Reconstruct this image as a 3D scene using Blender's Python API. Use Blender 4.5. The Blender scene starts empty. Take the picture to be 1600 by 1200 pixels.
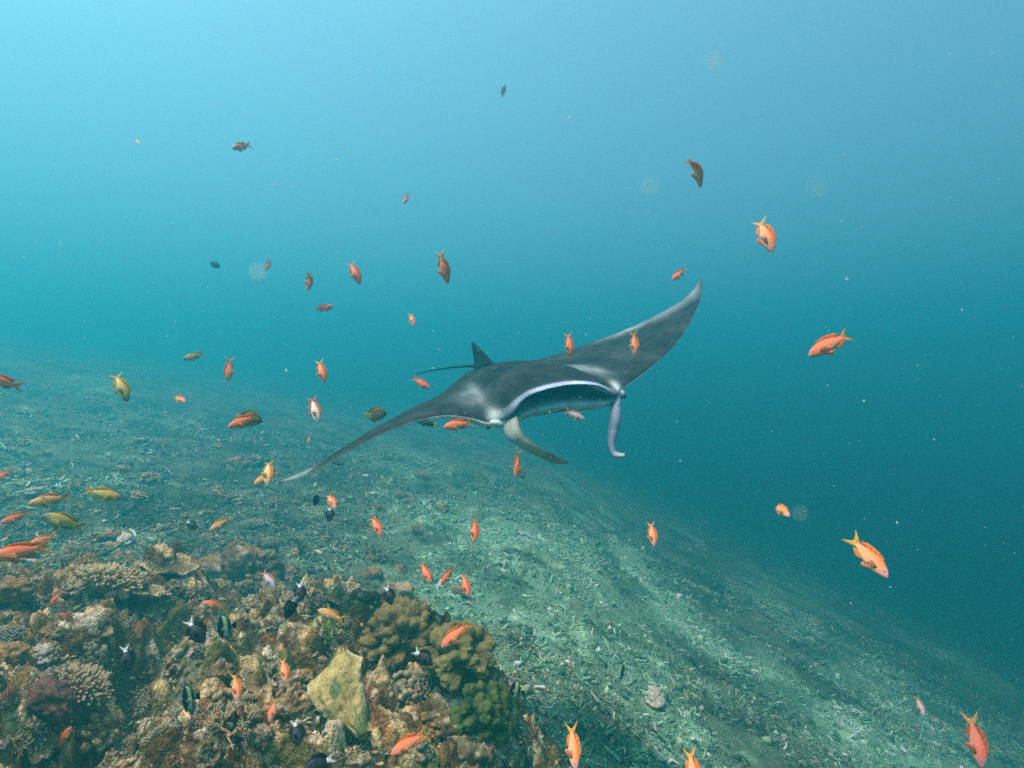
import bpy, math, random
import numpy as np
from math import radians as R, sin, cos, pi
from mathutils import Vector, Matrix

random.seed(7)
rng = np.random.default_rng(11)
sc = bpy.context.scene
COL = sc.collection

# ------------------------------------------------------------------ camera
F = 873.0                                   # focal length in pixels of a 1600 px wide frame
cam = bpy.data.cameras.new('camera')
cam_o = bpy.data.objects.new('camera', cam); COL.objects.link(cam_o); sc.camera = cam_o
cam.sensor_width = 36; cam.lens = 36 * F / 1600
cam.clip_start = .01; cam.clip_end = 3000
cam_o.rotation_euler = (R(90), 0, 0)
cam.dof.use_dof = True; cam.dof.focus_distance = 2.6; cam.dof.aperture_fstop = 20

# ------------------------------------------------------------------ sky, sun, exposure
SUN_EL, SUN_AZ = 72, -112
w = bpy.data.worlds.new('World'); sc.world = w; w.use_nodes = True
bg = w.node_tree.nodes['Background']
sky = w.node_tree.nodes.new('ShaderNodeTexSky'); sky.sky_type = 'NISHITA'; sky.sun_disc = False
sky.sun_elevation = R(SUN_EL); sky.sun_rotation = R(SUN_AZ)
w.node_tree.links.new(sky.outputs[0], bg.inputs[0]); bg.inputs[1].default_value = .15
sky.dust_density = 7; sky.air_density = .8; sky.ozone_density = .8
sun = bpy.data.lights.new('sun', 'SUN'); sun.energy = 5.0; sun.angle = R(.6); sun.color = (1, .95, .87)
sun_o = bpy.data.objects.new('sun', sun); COL.objects.link(sun_o)
sd = Vector((sin(R(SUN_AZ)) * cos(R(SUN_EL)), cos(R(SUN_AZ)) * cos(R(SUN_EL)), sin(R(SUN_EL))))
sun_o.rotation_euler = sd.to_track_quat('Z', 'Y').to_euler()
sun_o.location = (0, 0, 20)
sc.view_settings.view_transform = 'Standard'; sc.view_settings.look = 'None'
sc.view_settings.exposure = .70; sc.view_settings.gamma = 1
sc.cycles.sample_clamp_indirect = .45
sc.cycles.filter_width = 1.8
sc.cycles.use_denoising = False             # leave the fine sensor-like grain
sc.cycles.volume_bounces = 1; sc.cycles.max_bounces = 6; sc.cycles.transparent_max_bounces = 8

# ------------------------------------------------------------------ helpers
def at(px, py, Y):
    """pixel of the 1600x1200 frame + distance along the view axis -> world point"""
    return Vector(((px - 800) / F * Y, Y, -(py - 600) / F * Y))

def hash3(i, j, k, s=0):
    h = (i * 374761393 + j * 668265263 + k * 2147483647 * 3 + s * 144269504) & 0xffffffff
    h = ((h ^ (h >> 13)) * 1274126177) & 0xffffffff
    h = ((h ^ (h >> 16)) * 2246822519) & 0xffffffff
    return ((h ^ (h >> 15)) & 0xffffff) / float(0xffffff)

def vnoise(p, s=0):
    p = np.asarray(p, float); i = np.floor(p).astype(np.int64); f = p - i; f = f * f * (3 - 2 * f)
    r = 0
    for dx in (0, 1):
        for dy in (0, 1):
            for dz in (0, 1):
                wgt = (f[:, 0] if dx else 1 - f[:, 0]) * (f[:, 1] if dy else 1 - f[:, 1]) * (f[:, 2] if dz else 1 - f[:, 2])
                r = r + wgt * hash3(i[:, 0] + dx, i[:, 1] + dy, i[:, 2] + dz, s)
    return r * 2 - 1

def fbm(p, octaves=4, s=0, gain=.5):
    p = np.asarray(p, float); a = 1.; r = 0
    for o in range(octaves):
        r = r + a * vnoise(p * (2.03 ** o) + 17.3 * o, s + o); a *= gain
    return r

def smooth(t):
    t = np.clip(t, 0, 1); return t * t * (3 - 2 * t)

def tag(o, label=None, cat=None, group=None, kind=None):
    if label: o['label'] = label
    if cat: o['category'] = cat
    if group: o['group'] = group
    if kind: o['kind'] = kind
    return o

def mesh_of(name, v, f, col=None, mat=None, shade=True):
    m = bpy.data.meshes.new(name)
    v = np.asarray(v, float).reshape(-1, 3)
    if isinstance(f, np.ndarray):
        n = f.shape[1]
        m.vertices.add(len(v)); m.vertices.foreach_set('co', v.astype(np.float32).ravel())
        m.loops.add(f.size); m.loops.foreach_set('vertex_index', f.astype(np.int32).ravel())
        m.polygons.add(len(f)); m.polygons.foreach_set('loop_start', np.arange(0, f.size, n, dtype=np.int32))
        m.update(calc_edges=True)
    else:
        m.from_pydata([tuple(p) for p in v], [], [tuple(q) for q in f])
    if col is not None:
        a = m.color_attributes.new('Col', 'FLOAT_COLOR', 'POINT')
        c = np.ones((len(v), 4), np.float32); c[:, :3] = col
        a.data.foreach_set('color', c.ravel())
    if shade: m.polygons.foreach_set('use_smooth', np.ones(len(m.polygons), bool))
    if mat: m.materials.append(mat)
    m.update()
    return m

def add(name, mesh, parent=None, loc=None):
    o = bpy.data.objects.new(name, mesh); COL.objects.link(o)
    if parent: o.parent = parent
    if loc is not None: o.location = loc
    return o

def empty(name, loc=(0, 0, 0)):
    o = bpy.data.objects.new(name, None); COL.objects.link(o); o.location = loc
    o.empty_display_size = .05
    return o

# ------------------------------------------------------------------ materials
def mat_attr(name, rough=.7, spec=.3, grain=None, bump=None, trans=0., vary=0.):
    """albedo comes from the vertex colours (the thing's own colours), plus grain and fine relief"""
    m = bpy.data.materials.new(name); m.use_nodes = True; nt = m.node_tree; N = nt.nodes; Lk = nt.links
    p = N['Principled BSDF']; p.inputs['Roughness'].default_value = rough
    p.inputs['Specular IOR Level'].default_value = spec
    a = N.new('ShaderNodeAttribute'); a.attribute_name = 'Col'
    c = a.outputs['Color']
    tc = N.new('ShaderNodeTexCoord')
    if grain:
        for (scale, lo, hi) in grain:
            n = N.new('ShaderNodeTexNoise'); n.inputs['Scale'].default_value = scale; n.inputs['Detail'].default_value = 5
            n.inputs['Roughness'].default_value = .65
            Lk.new(tc.outputs['Object'], n.inputs['Vector'])
            mr = N.new('ShaderNodeMapRange'); mr.inputs[1].default_value = .3; mr.inputs[2].default_value = .7
            mr.inputs[3].default_value = lo; mr.inputs[4].default_value = hi
            Lk.new(n.outputs['Fac'], mr.inputs[0])
            mx = N.new('ShaderNodeMix'); mx.data_type = 'RGBA'; mx.blend_type = 'MULTIPLY'; mx.inputs['Factor'].default_value = 1
            Lk.new(c, mx.inputs['A']); Lk.new(mr.outputs[0], mx.inputs['B']); c = mx.outputs['Result']
    if vary:
        oi = N.new('ShaderNodeObjectInfo'); mr = N.new('ShaderNodeMapRange')
        mr.inputs[3].default_value = 1 - vary; mr.inputs[4].default_value = 1 + vary
        Lk.new(oi.outputs['Random'], mr.inputs[0])
        mx = N.new('ShaderNodeMix'); mx.data_type = 'RGBA'; mx.blend_type = 'MULTIPLY'; mx.inputs['Factor'].default_value = 1
        Lk.new(c, mx.inputs['A']); Lk.new(mr.outputs[0], mx.inputs['B']); c = mx.outputs['Result']
    Lk.new(c, p.inputs['Base Color'])
    if bump:
        n = N.new('ShaderNodeTexNoise'); n.inputs['Scale'].default_value = bump[0]; n.inputs['Detail'].default_value = 4
        Lk.new(tc.outputs['Object'], n.inputs['Vector'])
        b = N.new('ShaderNodeBump'); b.inputs['Strength'].default_value = bump[1]; b.inputs['Distance'].default_value = bump[2]
        Lk.new(n.outputs['Fac'], b.inputs['Height']); Lk.new(b.outputs[0], p.inputs['Normal'])
    if trans:
        t = N.new('ShaderNodeBsdfTranslucent'); Lk.new(c, t.inputs['Color'])
        ms = N.new('ShaderNodeMixShader'); ms.inputs[0].default_value = trans
        Lk.new(p.outputs[0], ms.inputs[1]); Lk.new(t.outputs[0], ms.inputs[2])
        Lk.new(ms.outputs[0], N['Material Output'].inputs['Surface'])
    return m

M_GROUND = mat_attr('seabed', .95, .04, [(9, .65, 1.35), (45, .45, 1.6), (140, .55, 1.45)], (60, .9, .03))
M_RUBBLE = mat_attr('rubble', .95, .04, [(60, .6, 1.4)])
M_CORAL = mat_attr('coral', .9, .06, [(14, .6, 1.4), (70, .6, 1.45)], (90, .6, .01), vary=.18)
M_SOFT = mat_attr('soft coral', .8, .08, [(10, .75, 1.25), (60, .75, 1.25)], (120, .4, .006), trans=.12)
M_FISH = mat_attr('fish skin', .5, .15, [(14, .86, 1.14)], vary=.08)
M_FIN = mat_attr('fish fin', .6, .1, [(20, .85, 1.15)], trans=.45)
M_MANTA = mat_attr('manta skin', .8, .06, [(2.2, .55, 1.5), (11, .65, 1.4), (60, .85, 1.15)], (40, .25, .01))
M_FLAP = mat_attr('manta flap', .8, .06, [(6, .75, 1.25)], (40, .2, .01), trans=.45)
M_SNOW = mat_attr('drifting particle', .9, .2, trans=.6)

# ------------------------------------------------------------------ seabed
P_TR = [at(372, 945, 3.0), at(250, 1010, 2.5), at(160, 1120, 2.05), at(120, 1230, 1.75)]
def gz(x, y, fine=True):
    x = np.asarray(x, float); y = np.asarray(y, float)
    sh = x.shape; x = x.ravel(); y = y.ravel()
    p2 = np.stack([x, y, np.zeros_like(x)], 1)
    sl = .215 + .235 * smooth((x + .3) / 2.2)
    z = -2.02 - sl * 45 * np.tanh(x / 45)
    z = z - .10 * smooth((y - 8) / 20) * (y - 8) * .3
    wob = .28 * fbm(p2 * 1.1, 3, 5)
    e1 = smooth((.32 - .10 * (y - 2.6) - x + wob) / .95)
    e2 = smooth((4.1 - .18 * x * 0 - y + wob * 1.3) / 1.5)
    left = 1 - .55 * smooth((-1.9 - x) / 1.8)
    z = z + .63 * e1 * e2 * left
    md = e1 * e2
    # dark cleft through the mound
    best = np.full_like(x, 9.)
    for a, b in zip(P_TR[:-1], P_TR[1:]):
        ax, ay, bx, by = a.x, a.y, b.x, b.y
        t = np.clip(((x - ax) * (bx - ax) + (y - ay) * (by - ay)) / ((bx - ax) ** 2 + (by - ay) ** 2), 0, 1)
        best = np.minimum(best, np.hypot(x - ax - t * (bx - ax), y - ay - t * (by - ay)))
    z = z - .45 * np.exp(-(best / .17) ** 2)
    z = z + .075 * fbm(p2 * .8, 3, 1)
    z = z + (.035 + .10 * md) * fbm(p2 * 3.1, 3, 2)
    if fine:
        z = z + (.018 + .03 * md) * fbm(p2 * 13, 3, 3)
    return z.reshape(sh)

def gz1(x, y): return float(gz(np.array([x]), np.array([y]))[0])

def hit(px, py):
    """where the view ray of a pixel meets the seabed"""
    Y = np.linspace(1.0, 16, 1600)
    x = (px - 800) / F * Y; z = -(py - 600) / F * Y
    d = z - gz(x, Y)
    k = np.argmax(d < 0)
    if d[k] >= 0: k = len(Y) - 1
    return Vector((x[k], Y[k], z[k]))

def seabed_albedo(x, y):
    p2 = np.stack([x, y, np.zeros_like(x)], 1)
    sand = smooth((fbm(p2 * np.array([.55, .35, 1]) + 3.1, 4, 21) + .22) / .7)
    # pale sandy chute running down the slope
    yc = 7.8 - .78 * np.maximum(0, x - 1.5) + .8 * fbm(p2 * .6, 2, 8)
    c = np.exp(-((y - yc) / 1.25) ** 2) * smooth((x + 2.4) / 2)
    sand = np.clip(.22 + sand * .42 + .75 * c, 0, 1)
    sand = sand * (1 - .45 * smooth((-x - .8) / 2.5))
    near = smooth((4.2 - y) / 1.5) * smooth((.5 - x) / .6)
    sand = sand * (1 - .7 * near)
    dark = np.array([.11, .10, .064]); pale = np.array([.33, .58, .36]); reef = np.array([.17, .13, .075])
    a = dark + sand[:, None] * (pale - dark)
    a = a * (1 - .6 * near[:, None]) + reef * .6 * near[:, None]
    spots = smooth((fbm(p2 * 5, 3, 31) - .45) / .3)
    a = a * (1 + .8 * spots[:, None])
    a = a * (1 - .5 * smooth((fbm(p2 * 2.1 + 9, 4, 61) - .05) / .45))[:, None]
    return np.clip(a * .68, .02, .6)

def build_seabed():
    nx, ny = 460, 460
    u = np.linspace(-1, 1, nx); v = np.linspace(-1, 1, ny)
    xs = -.5 + 2.6 * np.sinh(3.9 * u) ; ys = 3.0 + 2.6 * np.sinh(3.75 * v)
    X, Yg = np.meshgrid(xs, ys); Z = gz(X, Yg)
    V = np.stack([X.ravel(), Yg.ravel(), Z.ravel()], 1)
    idx = np.arange(nx * ny).reshape(ny, nx)
    Fc = np.stack([idx[:-1, :-1].ravel(), idx[:-1, 1:].ravel(), idx[1:, 1:].ravel(), idx[1:, :-1].ravel()], 1)
    m = mesh_of('seabed', V, Fc, seabed_albedo(V[:, 0], V[:, 1]), M_GROUND)
    o = add('seabed_ground', m); tag(o, 'sloping seabed of coral rubble and pale sand', 'seabed', kind='structure')
    return float(Z.min())
ZMIN = build_seabed()

# ------------------------------------------------------------------ water: one closed box of haze
def build_water():
    a = (-58, -55, ZMIN - 1); b = (58, 54, 4.9)
    v = [(x, y, z) for x in (a[0] - 5, b[0] + 5) for y in (a[1] - 5, b[1] + 5) for z in (a[2], b[2])]
    f = [(0, 1, 3, 2), (4, 6, 7, 5), (0, 4, 5, 1), (2, 3, 7, 6), (0, 2, 6, 4), (1, 5, 7, 3)]
    m = bpy.data.materials.new('water haze'); m.use_nodes = True; n = m.node_tree.nodes; n.clear()
    out = n.new('ShaderNodeOutputMaterial'); pv = n.new('ShaderNodeVolumePrincipled')
    m.node_tree.links.new(pv.outputs[0], out.inputs['Volume'])
    pv.inputs['Density'].default_value = .13
    pv.inputs['Color'].default_value = (.050, .71, .835, 1)
    pv.inputs['Absorption Color'].default_value = (.04, 0, 0, 1)
    pv.inputs['Anisotropy'].default_value = .7
    m.cycles.volume_sampling = 'DISTANCE'
    o = add('haze', mesh_of('haze', v, f, None, m, False))
    tag(o, 'clear blue-green sea water fading into the distance', 'water', kind='stuff')
build_water()

# ------------------------------------------------------------------ rubble (uncountable)
def ico(sub=1):
    import bmesh
    bm = bmesh.new(); bmesh.ops.create_icosphere(bm, subdivisions=sub, radius=1)
    v = np.array([p.co[:] for p in bm.verts]); f = np.array([[q.index for q in t.verts] for t in bm.faces]); bm.free()
    return v, f

def stick_template(seed, bent=.35, n=4, seg=5):
    r = np.random.default_rng(seed); V = []; 
    for k in range(n):
        t = k / (n - 1); c = np.array([(t - .5) * 2, bent * sin(t * 3 + seed), bent * .5 * cos(t * 2.3 + seed)])
        rad = (.24 - .10 * t) * (1 if 0 < k < n - 1 else .75)
        for s in range(seg):
            a = 2 * pi * s / seg + r.normal(0, .1); V.append(c + rad * (1 + r.normal(0, .15)) * np.array([0, cos(a), sin(a)]))
    Fc = []
    for k in range(n - 1):
        for s in range(seg):
            a = k * seg + s; b = k * seg + (s + 1) % seg; Fc += [(a, b, b + seg), (a, b + seg, a + seg)]
    for s in range(1, seg - 1): Fc += [(0, s + 1, s), ((n - 1) * seg, (n - 1) * seg + s, (n - 1) * seg + s + 1)]
    return np.array(V), np.array(Fc)

def chunk_template(seed):
    v, f = ico(1); v = v.copy()
    v = v * (1 + .75 * fbm(v * 1.9 + seed * 9.1, 2, seed))[:, None]; v[:, 1] *= .7; v[:, 2] *= .5
    return v, f

def fork_template(seed):
    v1, f1 = stick_template(seed); v2, f2 = stick_template(seed + 5, .2, 3, 4)
    v2 = v2 * np.array([.5, .7, .7]); a = .8
    v2 = np.stack([v2[:, 0] * cos(a) - v2[:, 1] * sin(a) + .35, v2[:, 0] * sin(a) + v2[:, 1] * cos(a) + .35, v2[:, 2]], 1)
    return np.vstack([v1, v2]), np.vstack([f1, f2 + len(v1)])

def rand_rot(n, tilt=.5):
    yaw = rng.uniform(0, 2 * pi, n); pt = rng.normal(0, tilt, n); ro = rng.uniform(0, 2 * pi, n)
    cy, sy, cp, sp, cr, sr = np.cos(yaw), np.sin(yaw), np.cos(pt), np.sin(pt), np.cos(ro), np.sin(ro)
    Rm = np.empty((n, 3, 3))
    Rm[:, 0, 0] = cy * cp; Rm[:, 0, 1] = cy * sp * sr - sy * cr; Rm[:, 0, 2] = cy * sp * cr + sy * sr
    Rm[:, 1, 0] = sy * cp; Rm[:, 1, 1] = sy * sp * sr + cy * cr; Rm[:, 1, 2] = sy * sp * cr - cy * sr
    Rm[:, 2, 0] = -sp; Rm[:, 2, 1] = cp * sr; Rm[:, 2, 2] = cp * cr
    return Rm

def scatter(name, templates, x, y, size, colour, lift, tilt=.35):
    VS, FS, CS = [], [], []; off = 0
    n = len(x); z = gz(x, y); which = rng.integers(0, len(templates), n)
    for k, (tv, tf) in enumerate(templates):
        s = np.where(which == k)[0]
        if not len(s): continue
        Rm = rand_rot(len(s), tilt)
        V = np.einsum('nij,vj->nvi', Rm, tv) * size[s][:, None, None]
        V = V + np.stack([x[s], y[s], z[s] + lift[s]], 1)[:, None, :]
        VS.append(V.reshape(-1, 3)); CS.append(np.repeat(colour[s], len(tv), 0))
        Fc = tf[None] + (np.arange(len(s)) * len(tv))[:, None, None] + off
        FS.append(Fc.reshape(-1, 3)); off += len(s) * len(tv)
    return mesh_of(name, np.vstack(VS), np.vstack(FS), np.vstack(CS), M_RUBBLE, False)

def build_rubble():
    T = [stick_template(k) for k in range(4)] + [fork_template(k) for k in range(3)] + [stick_template(k + 20, .6) for k in range(3)] + [chunk_template(k) for k in range(1)]
    n = 115000
    Y = 1.3 + 10.5 * rng.random(n) ** 1.3
    x = (rng.random(n) * 2.3 - 1.15) * (.6 + Y * .95)
    clump = fbm(np.stack([x * 1.6, Y * 1.6, 0 * x], 1), 3, 44)
    keep = clump + rng.normal(0, .35, n) > -.25
    x, Y = x[keep], Y[keep]; n = len(x)
    size = rng.lognormal(np.log(.0185), .5, n) * (.75 + .06 * Y)
    size = np.clip(size, .006, .06) * (.5 + .5 * smooth((Y - 1.6) / 1.6))
    alb = seabed_albedo(x, Y) * rng.lognormal(.15, .65, n)[:, None]
    alb = alb * (1 + rng.normal(0, .07, (n, 3)))
    bright = rng.random(n) < .06
    alb[bright] = np.array([.5, .5, .42]) * rng.uniform(.6, 1.1, (bright.sum(), 1))
    m = scatter('coral_rubble', T, x, Y, size, np.clip(alb, .02, .7), size * .2, .5)
    n = 20000
    Y = rng.uniform(1.3, 4.6, n); x = (rng.random(n) * 1.5 - 1.1) * (.5 + Y * .85); k = (x < .5); x, Y = x[k], Y[k]; n = len(x)
    size = np.clip(rng.lognormal(np.log(.0085), .5, n), .004, .026)
    hue = np.array([[.24, .15, .065], [.36, .24, .10], [.48, .37, .20], [.16, .12, .07], [.32, .18, .09], [.60, .52, .36]])[rng.choice(6, n, p=[.3, .22, .14, .16, .1, .08])]
    T2 = [chunk_template(k) for k in range(7)] + [fork_template(9), stick_template(31, .5), stick_template(33, .2)]
    m2 = scatter('reef_grit', T2, x, Y, size, np.clip(hue * rng.lognormal(0, .3, n)[:, None], .03, .7), size * .3, .7)
    tag(add('reef_grit', m2), 'fine broken coral grit covering the near reef mound', 'rubble', kind='stuff')
    tag(add('coral_rubble', m), 'broken coral branches littering the sloping seabed', 'rubble', kind='stuff')
build_rubble()

A_CRUST = np.array([.78, .68, .60])
def build_crust():
    """the near mound: fused, pitted, encrusted reef rock"""
    nx, ny = 372, 340
    xs = np.linspace(-3.3, .8, nx); ys = np.linspace(1.05, 4.7, ny); X, Yg = np.meshgrid(xs, ys); x = X.ravel(); y = Yg.ravel()
    p = np.stack([x, y, 0 * x], 1); wob = .28 * fbm(p * 1.1, 3, 5)
    md = smooth((.36 - .10 * (y - 2.6) - x + wob) / .6) * smooth((4.3 - y + wob * 1.3) / .7) * smooth((x + 3.3) / .3)
    z0 = gz(x, y); q = np.stack([x, y, z0 * 1.5], 1)
    rid = 1 - np.abs(fbm(q * 4.2, 3, 71)) * 1.6; rid2 = 1 - np.abs(fbm(q * 11, 3, 72)) * 1.6; lump = fbm(q * 24, 2, 73)
    rel = .085 * (rid - .35) + .042 * (rid2 - .4) + .012 * lump
    z = z0 + rel * md - .06 * (1 - md) + .012
    dx = .018 * fbm(q * 8, 2, 74) * md; dy = .018 * fbm(q * 8, 2, 75) * md
    def m(freq, seed, lo, w): return smooth((fbm(q * freq, 4, seed) - lo) / w)[:, None]
    c = np.array([.12, .075, .032]) * np.ones((len(x), 1))
    c = c + (np.array([.30, .20, .075]) - c) * m(3, 81, -.1, .5)
    c = c + (np.array([.25, .115, .06]) - c) * m(4.5, 82, .15, .3) * .8
    c = c + (np.array([.16, .165, .06]) - c) * m(3.7, 83, .2, .3) * .8
    c = c + (np.array([.68, .54, .30]) - c) * m(9, 84, .22, .25) * .9  # cream crust patches, lightened so the colour carries warm sunlit highlights
    c = c + (np.array([.68, .62, .48]) - c) * m(15, 85, .52, .2)
    V = np.stack([x + dx, y + dy, z], 1); idx = np.arange(nx * ny).reshape(ny, nx)
    Fc = np.stack([idx[:-1, :-1].ravel(), idx[:-1, 1:].ravel(), idx[1:, 1:].ravel(), idx[1:, :-1].ravel()], 1)
    keep = md[Fc].max(1) > .02
    o = add('reef_terrain', mesh_of('reef_terrain', V, Fc[keep], np.clip(c * A_CRUST, .02, .7), M_GROUND)); tag(o, 'rough encrusted reef rock of the near mound', 'reef', kind='structure')
build_crust()


# ------------------------------------------------------------------ manta ray
KM = .64                                     # whole animal scaled along the view rays: about 2.3 m across, 2.9 m away
ST = [ # leading edge (pixel, distance), trailing edge (pixel, distance), upper and lower thickness, mouth opening
 ((436, 753.5, 4.42), (434, 752.5, 4.50), .006, .006, 0),
 ((466, 747, 4.27), (452, 746, 4.56), .014, .012, 0),
 ((510, 724.5, 4.13), (494, 726, 4.66), .022, .018, 0),
 ((549, 702, 4.03), (535, 700, 4.76), .030, .022, 0),
 ((587, 681, 3.97), (577, 674, 4.87), .038, .028, 0),
 ((623, 666, 3.93), (613, 654, 4.97), .050, .036, 0),
 ((660, 655, 3.90), (650, 634, 5.06), .070, .050, 0),
 ((700, 649, 3.90), (686, 617, 5.14), .100, .080, 0),
 ((738, 654, 3.90), (712, 596, 5.20), .130, .120, 0),
 ((768, 661, 3.84), (728, 583, 5.25), .150, .160, .0),
 ((800, 650, 3.76), (738, 577, 5.28), .150, .180, .35),
 ((830, 624, 3.70), (745, 573, 5.30), .145, .200, .85),
 ((884, 609, 3.71), (754, 570, 5.32), .150, .210, 1),
 ((932, 609, 3.79), (766, 567, 5.32), .150, .200, .85),
 ((961, 620, 3.92), (780, 566, 5.30), .145, .170, .35),
 ((972, 607, 4.12), (800, 565, 5.28), .130, .130, 0),
 ((992, 593, 4.25), (838, 562, 5.25), .095, .090, 0),
 ((1022, 570, 4.40), (882, 550, 5.25), .065, .060, 0),
 ((1048, 546, 4.55), (930, 533, 5.28), .048, .045, 0),
 ((1070, 518, 4.75), (980, 514, 5.33), .036, .032, 0),
 ((1086, 488, 4.95), (1026, 492, 5.38), .026, .022, 0),
 ((1096, 462, 5.15), (1066, 469, 5.42), .016, .014, 0),
 ((1097.5, 437, 5.38), (1094, 438, 5.43), .006, .006, 0)]

def catmull(P, n):
    P = np.asarray(P, float); k = len(P); t = np.linspace(0, k - 1, n); i = np.clip(t.astype(int), 0, k - 2); f = (t - i)[:, None]
    p0 = P[np.maximum(i - 1, 0)]; p1 = P[i]; p2 = P[i + 1]; p3 = P[np.minimum(i + 2, k - 1)]
    return .5 * ((2 * p1) + (-p0 + p2) * f + (2 * p0 - 5 * p1 + 4 * p2 - p3) * f ** 2 + (-p0 + 3 * p1 - 3 * p2 + p3) * f ** 3), t

def build_manta():
    n = 177
    Lp, t = catmull([at(*s[0]) * KM for s in ST], n)
    Tp, _ = catmull([at(*s[1]) * KM for s in ST], n)
    sc_, _ = catmull([(s[2] * KM, s[3] * KM, s[4]) for s in ST], n)
    up_t, lo_t, mo = np.maximum(sc_[:, 0], .003), np.maximum(sc_[:, 1], .003), np.clip(sc_[:, 2], 0, 1)
    mo = smooth(mo)
    tan = np.gradient((Lp * .6 + Tp * .4), axis=0); tan /= np.linalg.norm(tan, axis=1)[:, None]
    ch = Tp - Lp; cl = np.linalg.norm(ch, axis=1)
    nrm = np.cross(tan, ch / cl[:, None]); nrm /= np.linalg.norm(nrm, axis=1)[:, None]
    for k in range(n):
        if nrm[k, 2] < 0: nrm[k] *= -1
    # smooth the normals across the span
    for _ in range(6):
        nrm[1:-1] = (nrm[:-2] + 2 * nrm[1:-1] + nrm[2:]) / 4
    nrm /= np.linalg.norm(nrm, axis=1)[:, None]
    NU = 30; NN = 16
    us = (1 - np.cos(np.linspace(0, pi, NU))) / 2
    V = np.zeros((n, 2 * NU + NN, 3)); C = np.zeros((n, 2 * NU + NN, 3))
    def thick(u):                              # rounded nose, thin tail edge
        return (np.sqrt(np.clip(u, 0, 1)) * (1 - u) ** 1.15) / .49
    dark = np.array([.015, .017, .0165]); white = np.array([.62, .66, .64]); lip = np.array([.42, .48, .62])
    grey = np.array([.30, .33, .34]); inner = np.array([.09, .11, .14])
    for k in range(n):
        s = t[k]; m = mo[k]; lipup = .030 * KM * m; drop = .112 * KM * m
        ridge = 1 + .12 * math.exp(-((s - 12.4) / 1.6) ** 2)
        # upper side, trailing edge -> leading edge
        for q in range(NU):
            u = us[NU - 1 - q]
            a = thick(u) * up_t[k] * ridge
            a = a * (1 - m * .75 * math.exp(-(u / .10) ** 2)) + lipup * math.exp(-(u / .07) ** 2)
            V[k, q] = Lp[k] + ch[k] * u + nrm[k] * a
            c = dark.copy()
            # pale shoulder bars behind the eyes and pale rear wing margins
            for (s0, w0, u0, wu, g) in ((8.75, .55, .34, .16, .55), (8.2, .9, .22, .12, .25), (15.1, .55, .25, .14, .5), (14.6, .7, .36, .10, .3), (20.3, .9, .82, .26, .5), (19.0, .9, .93, .12, .5), (21.4, .6, .6, .4, .5), (.7, .8, .5, .6, .75)):
                c = c + (grey - c) * g * math.exp(-((s - s0) / w0) ** 2 - ((u - u0) / wu) ** 2)
            if u < .05: c = c + (lip - c) * m * .95 * smooth((.05 - u) / .03)
            eye = math.exp(-((s - 9.35) / .35) ** 2 - (u / .06) ** 2) + math.exp(-((s - 14.65) / .3) ** 2 - (u / .05) ** 2)
            c = c + (white - c) * min(1, eye) * .9
            C[k, q] = c
        # front: rounded edge, or the open mouth where m > 0
        for q in range(NN):
            f = (q + 1) / (NN + 1)
            dep = math.sin(pi * f) ** .7
            cavity = .30 * m * dep
            hgt = lipup * (1 - f) - (drop + .0) * f
            set_back = .045 * m * f
            V[k, NU + q] = Lp[k] + ch[k] * (cavity + set_back) + nrm[k] * hgt
            c = inner.copy()
            edge = min(f, 1 - f)
            c = c + (lip - c) * smooth((.16 - edge) / .10)
            mix = smooth(m / .25)
            C[k, NU + q] = dark * (1 - f) * (1 - mix) + white * f * (1 - mix) + c * mix
        # lower side, leading -> trailing
        for q in range(NU):
            u = us[q]; uu = .05 * m + (1 - .05 * m) * u
            a = thick(u) * lo_t[k]
            a = a + drop * (1 - u) ** 3
            V[k, NU + NN + q] = Lp[k] + ch[k] * uu - nrm[k] * a
            c = white.copy()
            gill = (.5 + .5 * math.cos(u * 60)) ** 4 * math.exp(-((abs(s - 12.3) - 1.6) / .4) ** 2) * math.exp(-((u - .28) / .1) ** 2)
            c = c * (1 - .7 * gill); chin = math.exp(-((s - 12.2) / 2.2) ** 2) * smooth((.35 - u) / .3) * smooth((u - .012) / .02); c = c + (np.array([.24, .28, .30]) - c) * .8 * chin
            tipd = smooth((abs(s - 11) - 7.5) / 3); c = c + (grey * .6 - c) * .5 * tipd * smooth((u - .5) / .4)
            C[k, NU + NN + q] = c
    cnt = 2 * NU + NN
    idx = np.arange(n * cnt).reshape(n, cnt); nxt = np.roll(idx, -1, axis=1)
    Fc = np.stack([idx[:-1].ravel(), nxt[:-1].ravel(), nxt[1:].ravel(), idx[1:].ravel()], 1)
    faces = [tuple(f) for f in Fc] + [tuple(idx[0][::-1]), tuple(idx[-1])]
    base = at(850, 600, 4.5) * KM
    root = empty('manta_ray', base)
    tag(root, 'large dark manta ray with open mouth and raised wing gliding above the slope', 'manta ray')
    def part(name, V, Fs, C, mat=None):
        mat = mat or (M_FLAP if name == 'cephalic_fin' else M_MANTA)
        o = add(name, mesh_of(name, np.asarray(V).reshape(-1, 3) - np.array(base), Fs, C, mat), root); return o
    Cf = C.reshape(-1, 3); Vf = V.reshape(-1, 3); mot = fbm(Vf * 5, 5, 51)[:, None]; fine = fbm(Vf * 26, 3, 52)[:, None]
    topm = (Cf.mean(1, keepdims=True) < .12)
    Cf = np.where(topm, Cf * (1 + .4 * np.clip(mot, -.6, 1.2) + .35 * fine) + .006 * smooth((mot - .35) / .3), Cf * (1 + .15 * mot + .12 * fine))
    scar = smooth((np.abs(fbm(Vf * np.array([9, 3, 9]), 2, 53))[:, None] - .012) / -.010) * smooth((fbm(Vf * 2.5, 2, 54)[:, None] - .25) / .1)
    Cf = np.clip(Cf + .05 * scar * topm, .006, .8)
    b = part('body', V, faces, Cf)
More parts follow.
